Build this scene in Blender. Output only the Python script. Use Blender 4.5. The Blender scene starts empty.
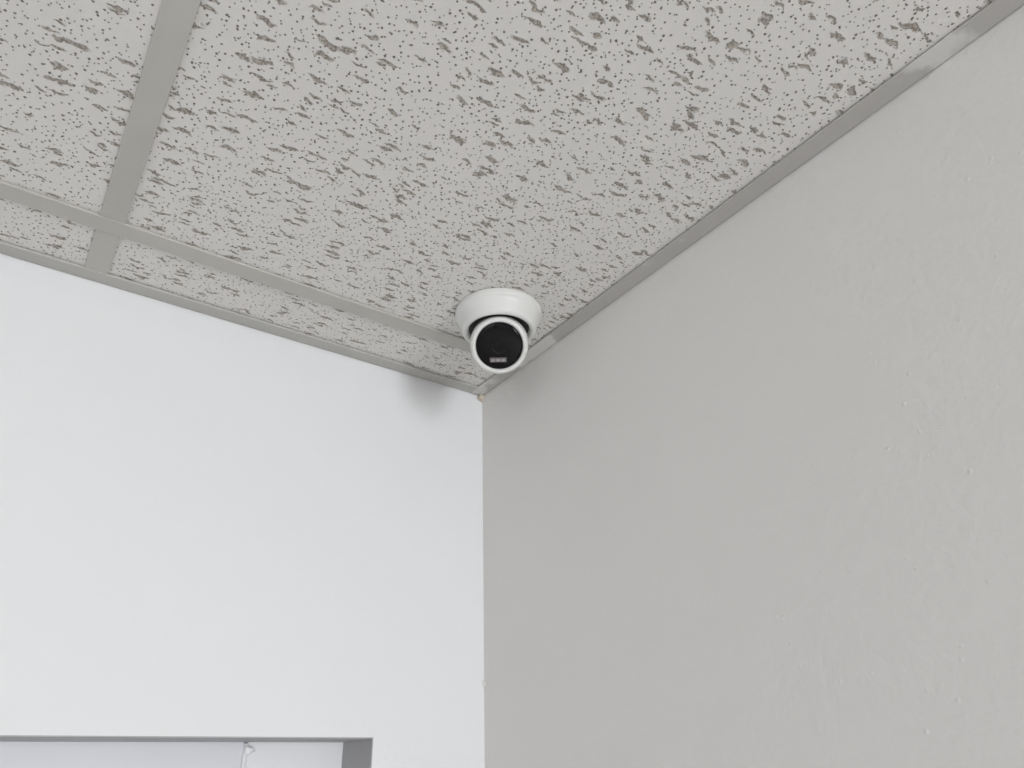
import bpy, bmesh, math, random
from mathutils import Matrix, Vector
random.seed(4)
CEIL=2.44
# room origin: the wall corner, +Z up.  Camera placement
CX,CY,CAMZ=-.61441,-.93885,CEIL-.593
F=719.81
RT=(.817875,-.574794,-.026289); DN=(.258162,.407405,-.875999); FW=(.51423,.709671,.481596)
yT,xT=-.12757,-.61338

# ---------- helpers
def newmat(name):
    m=bpy.data.materials.new(name); m.use_nodes=True; nt=m.node_tree; return m,nt,nt.nodes['Principled BSDF']
def link(o): bpy.context.scene.collection.objects.link(o); return o
def boxes(name,bl,mat,bevel=0):
    bm=bmesh.new()
    for (a,b) in bl:
        g=bmesh.ops.create_cube(bm,size=1)
        c=[(a[i]+b[i])/2 for i in range(3)]; s=[abs(b[i]-a[i]) for i in range(3)]
        for v in g['verts']: v.co=Vector([v.co[i]*s[i]+c[i] for i in range(3)])
    me=bpy.data.meshes.new(name); bm.to_mesh(me); bm.free(); me.materials.append(mat)
    o=link(bpy.data.objects.new(name,me))
    if bevel:
        m=o.modifiers.new('b','BEVEL'); m.width=bevel; m.segments=2
    return o
def lathe(name,prof,mat,n=96):
    bm=bmesh.new(); rings=[]
    for r,z in prof:
        if r<1e-6: rings.append([bm.verts.new((0,0,z))])
        else: rings.append([bm.verts.new((r*math.cos(2*math.pi*i/n),r*math.sin(2*math.pi*i/n),z)) for i in range(n)])
    for A,B in zip(rings,rings[1:]):
        for i in range(n):
            j=(i+1)%n
            if len(A)==1: bm.faces.new((A[0],B[i],B[j]))
            elif len(B)==1: bm.faces.new((A[i],B[0],A[j]))
            else: bm.faces.new((A[i],B[i],B[j],A[j]))
    bmesh.ops.recalc_face_normals(bm,faces=bm.faces)
    for f in bm.faces: f.smooth=True
    me=bpy.data.meshes.new(name); bm.to_mesh(me); bm.free(); me.materials.append(mat)
    return link(bpy.data.objects.new(name,me))
def N(nt,t,**k):
    n=nt.nodes.new(t)
    for a,b in k.items(): setattr(n,a,b)
    return n
def math_(nt,op,a,b=None,c=None,clamp=False):
    n=nt.nodes.new('ShaderNodeMath'); n.operation=op; n.use_clamp=clamp
    for i,x in enumerate((a,b,c)):
        if x is None: continue
        if isinstance(x,(int,float)): n.inputs[i].default_value=x
        else: nt.links.new(x,n.inputs[i])
    return n.outputs[0]
def maprange(nt,x,a,b,c,d,smooth=True):
    n=nt.nodes.new('ShaderNodeMapRange'); n.interpolation_type='SMOOTHSTEP' if smooth else 'LINEAR'
    nt.links.new(x,n.inputs[0])
    for i,v in zip((1,2,3,4),(a,b,c,d)):
        if isinstance(v,(int,float)): n.inputs[i].default_value=v
        else: nt.links.new(v,n.inputs[i])
    return n.outputs[0]
def mix(nt,f,a,b):
    n=nt.nodes.new('ShaderNodeMix'); n.data_type='RGBA'
    if isinstance(f,(int,float)): n.inputs[0].default_value=f
    else: nt.links.new(f,n.inputs[0])
    for i,v in ((6,a),(7,b)):
        if isinstance(v,tuple): n.inputs[i].default_value=(*v,1)
        else: nt.links.new(v,n.inputs[i])
    return n.outputs[2]

# ---------- materials
def wallmat(name,c1,c2,bump,blobs):
    m,nt,b=newmat(name); tc=N(nt,'ShaderNodeTexCoord')
    n1=N(nt,'ShaderNodeTexNoise'); n1.inputs['Scale'].default_value=3; n1.inputs['Detail'].default_value=3; nt.links.new(tc.outputs['Object'],n1.inputs['Vector'])
    nt.links.new(mix(nt,n1.outputs[0],c1,c2),b.inputs['Base Color'])
    b.inputs['Roughness'].default_value=.6; b.inputs['Specular IOR Level'].default_value=.25
    n2=N(nt,'ShaderNodeTexNoise'); n2.inputs['Scale'].default_value=120; n2.inputs['Detail'].default_value=2; nt.links.new(tc.outputs['Object'],n2.inputs['Vector'])
    v=N(nt,'ShaderNodeTexVoronoi'); v.inputs['Scale'].default_value=90; nt.links.new(tc.outputs['Object'],v.inputs['Vector'])
    sc=N(nt,'ShaderNodeSeparateColor'); nt.links.new(v.outputs['Color'],sc.inputs[0])
    rad=maprange(nt,sc.outputs[0],.7,1,0.0,.25,False)
    blob=math_(nt,'MULTIPLY',maprange(nt,math_(nt,'SUBTRACT',rad,v.outputs['Distance']),0,.2,0,1),blobs)
    hgt=math_(nt,'ADD',n2.outputs[0],blob)
    bp=N(nt,'ShaderNodeBump'); bp.inputs['Strength'].default_value=bump; bp.inputs['Distance'].default_value=.0012
    nt.links.new(hgt,bp.inputs['Height']); nt.links.new(bp.outputs[0],b.inputs['Normal'])
    return m
M_wn=wallmat('paint_white',(.785,.79,.80),(.77,.775,.785),.25,.3)
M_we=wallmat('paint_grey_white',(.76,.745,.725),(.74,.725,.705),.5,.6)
def tilemat():
    m,nt,b=newmat('fissured_tile'); tc=N(nt,'ShaderNodeTexCoord'); P=tc.outputs['Object']
    def noisevec(scale,det=1):
        dn=N(nt,'ShaderNodeTexNoise'); dn.inputs['Scale'].default_value=scale; dn.inputs['Detail'].default_value=det; nt.links.new(P,dn.inputs['Vector'])
        sub=N(nt,'ShaderNodeVectorMath',operation='SUBTRACT'); nt.links.new(dn.outputs['Color'],sub.inputs[0]); sub.inputs[1].default_value=(.5,.5,.5); return sub.outputs[0]
    coarse=noisevec(95); fine=noisevec(380,2)
    def warp(vec,src,ax,ay):
        s=N(nt,'ShaderNodeVectorMath',operation='MULTIPLY_ADD'); nt.links.new(src,s.inputs[0]); s.inputs[1].default_value=(ax,ay,0); nt.links.new(vec,s.inputs[2]); return s.outputs[0]
    def holes(vec,cx,cy,thr,rmin,rmax,seed,rotz=0,edge=.05):
        mp=N(nt,'ShaderNodeMapping'); nt.links.new(vec,mp.inputs[0]); mp.inputs['Rotation'].default_value=(0,0,rotz)
        m2=N(nt,'ShaderNodeVectorMath',operation='MULTIPLY_ADD'); nt.links.new(mp.outputs[0],m2.inputs[0]); m2.inputs[1].default_value=(1/cx,1/cy,0); m2.inputs[2].default_value=(seed,seed*1.7,0)
        v=N(nt,'ShaderNodeTexVoronoi'); v.voronoi_dimensions='2D'; v.inputs['Scale'].default_value=1; nt.links.new(m2.outputs[0],v.inputs['Vector'])
        sc=N(nt,'ShaderNodeSeparateColor'); nt.links.new(v.outputs['Color'],sc.inputs[0])
        rr=maprange(nt,sc.outputs[0],thr,1,rmin,rmax,False)
        gate=math_(nt,'GREATER_THAN',sc.outputs[0],thr)
        d=math_(nt,'SUBTRACT',rr,v.outputs['Distance'])
        return math_(nt,'MULTIPLY',maprange(nt,d,-edge*.4,edge,0,1),gate)
    w=warp(warp(P,coarse,.002,.012),fine,.0045,.0030)
    f1=holes(w,.050,.0125,.40,.13,.215,3.1,.06,.07)
    f2=holes(w,.034,.0110,.74,.13,.21,11.3,-.10,.07)
    wp=warp(P,fine,.0012,.0012)
    p1=holes(wp,.0085,.0085,.28,.085,.16,5.7,.5,.05)
    p2=holes(P,.0068,.0068,.50,.08,.145,21.7,.9,.05)
    big=math_(nt,'MAXIMUM',f1,f2); small=math_(nt,'MAXIMUM',p1,p2)
    cn=N(nt,'ShaderNodeTexNoise'); cn.inputs['Scale'].default_value=400; nt.links.new(P,cn.inputs['Vector'])
    basec=mix(nt,cn.outputs[0],(.72,.70,.675),(.78,.76,.735))
    c=mix(nt,math_(nt,'MULTIPLY',small,.88),basec,(.15,.12,.10))
    fiss=mix(nt,maprange(nt,cn.outputs[0],.38,.62,0,1),(.20,.17,.145),(.46,.415,.36))
    c=mix(nt,math_(nt,'MULTIPLY',big,.90),c,fiss)
    nt.links.new(c,b.inputs['Base Color']); b.inputs['Roughness'].default_value=.95; b.inputs['Specular IOR Level'].default_value=.1
    hh=math_(nt,'SUBTRACT',math_(nt,'MULTIPLY',cn.outputs[0],.08),math_(nt,'MAXIMUM',big,small))
    bp=N(nt,'ShaderNodeBump'); bp.inputs['Strength'].default_value=.8; bp.inputs['Distance'].default_value=.0018
    nt.links.new(hh,bp.inputs['Height']); nt.links.new(bp.outputs[0],b.inputs['Normal'])
    return m
M_tile=tilemat()
def trimmat(name,c1,c2,lo,hi,scale=6,rough=.6):
    m,nt,b=newmat(name); tc=N(nt,'ShaderNodeTexCoord')
    n=N(nt,'ShaderNodeTexNoise'); n.inputs['Scale'].default_value=scale; n.inputs['Detail'].default_value=6; nt.links.new(tc.outputs['Object'],n.inputs['Vector'])
    nt.links.new(mix(nt,maprange(nt,n.outputs[0],lo,hi,0,1),c1,c2),b.inputs['Base Color']); b.inputs['Roughness'].default_value=rough
    b.inputs['Specular IOR Level'].default_value=.3
    return m
M_grid=trimmat('grid_steel',(.49,.475,.445),(.54,.525,.49),.3,.7)
M_angn=trimmat('angle_steel_a',(.46,.45,.43),(.50,.49,.465),.3,.7)
M_angle=trimmat('angle_steel_smeared',(.46,.445,.425),(.64,.63,.61),.54,.60,9)
def flat(name,c,r=.5,**k):
    m,nt,b=newmat(name); tc=N(nt,'ShaderNodeTexCoord'); n=N(nt,'ShaderNodeTexNoise'); n.inputs['Scale'].default_value=20; nt.links.new(tc.outputs['Object'],n.inputs['Vector'])
    nt.links.new(mix(nt,n.outputs[0],c,tuple(x*.96 for x in c)),b.inputs['Base Color']); b.inputs['Roughness'].default_value=r
    for a,v in k.items(): b.inputs[a.replace('_',' ')].default_value=v
    return m
M_plastic=flat('white_plastic',(.74,.74,.72),.4)
M_black=flat('black_glass',(.003,.003,.0035),.05,Specular_IOR_Level=.22)
M_lens=flat('lens_coating',(.004,.0035,.005),.12,Specular_IOR_Level=.25)
M_refl=flat('painted_reflection',(.13,.11,.12),.4)  # dull pinkish grey of the reflection painted on the glass
M_refl2=flat('painted_reflection_pale',(.32,.29,.305),.4)
M_gap=flat('painted_gap_shade',(.02,.02,.02),.6)
M_floor=flat('floor_vinyl',(.58,.57,.55),.5)
M_panel=flat('window_film',(.68,.68,.72),.5)
M_frame=flat('vinyl_frame',(.76,.76,.78),.4)
M_liner=flat('reveal_grey',(.42,.42,.43),.6)
M_base=flat('vinyl_base',(.5,.5,.5),.5)
M_caulk=flat('old_caulk',(.60,.54,.45),.6)

# ---------- room
W,D=3.4,4.2; T=.15
jx=-.1695; oz=CEIL-.541; ol=-1.35; ob=.95; dep=.093
boxes('wall_north',[((jx,0,0),(T,T,CEIL+.1)),((-W-T,0,0),(ol,T,CEIL+.1)),((ol,0,oz),(jx,T,CEIL+.1)),((ol,0,0),(jx,T,ob))],M_wn)
boxes('wall_east',[((0,-D-T,0),(T,0,CEIL+.1))],M_we)
ya,yb=-4.1,-2.3  # opening in the unseen west wall, added for the fill lamp
boxes('wall_west',[((-W-T,-D,0),(-W,ya,CEIL+.1)),((-W-T,yb,0),(-W,0,CEIL+.1)),((-W-T,ya,0),(-W,yb,.7)),((-W-T,ya,2.25),(-W,yb,CEIL+.1))],M_wn)
wl,wr=-.62,-.02
boxes('wall_south',[((-W-T,-D-T,0),(wl,-D,CEIL+.1)),((wr,-D-T,0),(0,-D,CEIL+.1)),((wl,-D-T,0),(wr,-D,.9)),((wl,-D-T,2.15),(wr,-D,CEIL+.1))],M_wn)
boxes('floor',[((-W-T,-D-T,-.1),(T,T,0))],M_floor)
xs=[0]; x=xT
while x>-W: xs.append(x); x+=xT
xs.append(-W)
ys=[0]; y=yT
while y>-D: ys.append(y); y-=1.22
ys.append(-D)
tl=[]
for a,b in zip(xs,xs[1:]):
    for c,d in zip(ys,ys[1:]): tl.append(((b+.002,d+.002,CEIL+.003),(a-.002,c-.002,CEIL+.018)))
boxes('ceiling',tl+[((-W-T,-D-T,CEIL+.1),(T,T,CEIL+.15))],M_tile)
GW=.0135
g=[((-W,y-GW,CEIL-.0008),(0,y+GW,CEIL+.0025)) for y in ys[1:-1]]
g+=[((-W,y-.001,CEIL+.0025),(0,y+.001,CEIL+.04)) for y in ys[1:-1]]
for x in xs[1:-1]:
    for c,d in zip(ys,ys[1:]):
        g.append(((x-GW,d+GW*.8,CEIL),(x+GW,c-GW*.8,CEIL+.0025)))
boxes('trim_1',g,M_grid,.0004).name='trim_ceiling_grid'
AW=.0245
boxes('trim_north',[((-W,-AW,CEIL-.0012),(0,-.0014,CEIL+.002))],M_angn,.0004)
boxes('trim_east',[((-AW,-D,CEIL-.002),(-.0012,-.004,CEIL+.001))],M_angle,.0004)
boxes('baseboard_north',[((-W,-.008,0),(0,0,.1))],M_base,.002)
boxes('baseboard_east',[((-.008,-D,0),(0,-.008,.1))],M_base,.002)

def child(o,par):
    o.parent=par; o.matrix_parent_inverse=par.matrix_world.inverted()
# recessed window; thin boxes colour soffit and jamb a darker grey than the wall
win=link(bpy.data.objects.new('window_1',None)); win.location=(-.76,dep,1.4)
bpy.context.view_layer.update()
sx=-.302
child(boxes('left_panel',[((ol,dep,ob),(sx-.002,dep+.02,oz))],M_panel,.001),win)
child(boxes('right_panel',[((sx+.002,dep-.002,ob),(jx,dep+.02,oz))],M_frame,.001),win)
child(boxes('seam_bead',[((sx-.003,dep-.004,ob),(sx+.003,dep+.01,oz-.002))],M_frame,.002),win)
child(boxes('reveal_lining',[((ol,.0005,oz-.0012),(jx,dep,oz+.0005)),((jx-.0012,.0005,ob),(jx+.0005,dep,oz))],M_liner),win)
def blob(name,loc,s,mat,seed):
    bm=bmesh.new(); bmesh.ops.create_icosphere(bm,subdivisions=3,radius=1); rn=random.Random(seed)
    ph=[rn.uniform(0,6) for _ in range(6)]
    for v in bm.verts:
        k=1+.18*math.sin(3*v.co.x+ph[0])*math.sin(4*v.co.y+ph[1])+.15*math.sin(5*v.co.z+ph[2]+2*v.co.x)
        v.co=Vector((v.co.x*s[0]*k,v.co.y*s[1]*k,v.co.z*s[2]*k))
    for f in bm.faces: f.smooth=True
    me=bpy.data.meshes.new(name); bm.to_mesh(me); bm.free(); me.materials.append(mat)
    o=link(bpy.data.objects.new(name,me)); o.location=loc; return o
child(blob('caulk_drip',(sx+.004,dep-.004,oz-.010),(.007,.004,.005),M_frame,2),win)
blob('trim_caulk',(-.004,-.004,CEIL-.006),(.007,.006,.006),M_caulk,5)
blob('trim_paint_drip',(-.0005,-.001,CEIL-.47),(.0025,.003,.005),M_we,8)

# ---------- turret security camera
cam_root=link(bpy.data.objects.new('security_camera',None)); cam_root.location=(-.1185,-.2265,CEIL+.003)
bpy.context.view_layer.update()
prof=[(0,0),(.0605,0),(.0622,-.001),(.0627,-.003),(.0627,-.0085),(.0621,-.0100),(.0606,-.0112),(.0592,-.0130),(.0580,-.0155),(.0566,-.0195),(.0552,-.0245),(.0540,-.0290),(.0526,-.0328),(.0503,-.0350),(.0475,-.0355),(.0452,-.0340),(.0438,-.031),(.0430,-.026),(.0,-.024)]
b=lathe('base_housing',prof,M_plastic); b.parent=cam_root
gs=lathe('gap_shade',[(.0432,-.0285),(.036,-.0275),(.0,-.027)],M_gap); gs.parent=cam_root  # near-black disc paints in the shade of the gap around the eyeball
Rb=.0415; pr=[]
for i in range(0,25):
    a=-math.pi/2+i*(math.pi/2+math.radians(14))/24
    pr.append((Rb*math.cos(a),Rb*math.sin(a)))
pr[0]=(0,-Rb)
pr+=[(.0402,.0150),(.0400,.021),(.0392,.0248),(.0376,.0272),(.0356,.0282),(.0340,.0276),(.0330,.0258),(.0324,.022),(0,.021)]
eye=lathe('eyeball_housing',pr,M_plastic)
gl=lathe('front_glass',[(0,.0275),(.008,.02735),(.016,.0269),(.024,.0261),(.030,.0252),(.0325,.0245),(.0325,.022),(0,.0215)],M_black)
ln=lathe('lens_ring',[(.0095,.0271),(.0098,.0275),(.0104,.0276),(.0108,.0274),(.0109,.0268)],M_lens,64)
refl=boxes('painted_reflection',[((-.0135,-.0230,.0255),(.0100,-.0160,.0270))],M_refl,.0012)  # bright reflection in the glass, painted as a pale strip with lighter spots
refl2=boxes('painted_reflection_spots',[((x-.0030,-.0220,.0258),(x+.0030,-.0182,.0273)) for x in (-.0092,-.002,.0052)],M_refl2,.0008)
cpos=Vector((CX,CY,CAMZ)); ec=Vector((0,0,-.0535))
base=Vector(cam_root.location)
dirv=(cpos-(base+ec)).normalized()
horiz=Vector((dirv.x,dirv.y,0)).normalized(); el=math.radians(math.degrees(math.asin(-dirv.z))+6)
fd=horiz*math.cos(el)+Vector((0,0,-math.sin(el)))
zx=fd; yx=(Vector((0,0,1))-fd*fd.z).normalized(); xx=yx.cross(zx)
q=Matrix((xx,yx,zx)).transposed().to_quaternion()
for o in (eye,gl,ln,refl,refl2):
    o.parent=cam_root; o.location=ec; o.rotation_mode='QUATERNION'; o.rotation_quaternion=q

# ---------- lights
def area(name,loc,dirn,sx,sy,e,col):
    l=bpy.data.lights.new(name,'AREA'); l.shape='RECTANGLE'; l.size=sx; l.size_y=sy; l.energy=e; l.color=col
    o=link(bpy.data.objects.new(name,l)); o.location=loc; o.rotation_mode='QUATERNION'; o.rotation_quaternion=Vector(dirn).to_track_quat('-Z','Y'); return o
area('daylight_south',((wl+wr)/2,-D-.02,1.525),(0,1,0),wr-wl-.02,1.23,60,(.965,.985,1))
area('fill_west',(-W-.02,(ya+yb)/2,1.475),(1,0,0),1.78,1.53,24,(1,.985,.97))  # fill lamp added to brighten the east wall, no known window there
w=bpy.data.worlds.new('World'); bpy.context.scene.world=w; w.use_nodes=True
w.node_tree.nodes['Background'].inputs[0].default_value=(.8,.88,1,1); w.node_tree.nodes['Background'].inputs[1].default_value=1
# ---------- camera
cd=bpy.data.cameras.new('cam'); cd.sensor_width=36; cd.lens=F*36/1024; cd.clip_start=.02
co=link(bpy.data.objects.new('cam',cd))
co.matrix_world=Matrix(((RT[0],-DN[0],-FW[0],CX),(RT[1],-DN[1],-FW[1],CY),(RT[2],-DN[2],-FW[2],CAMZ),(0,0,0,1)))
bpy.context.scene.camera=co
bpy.context.scene.view_settings.view_transform='Standard'
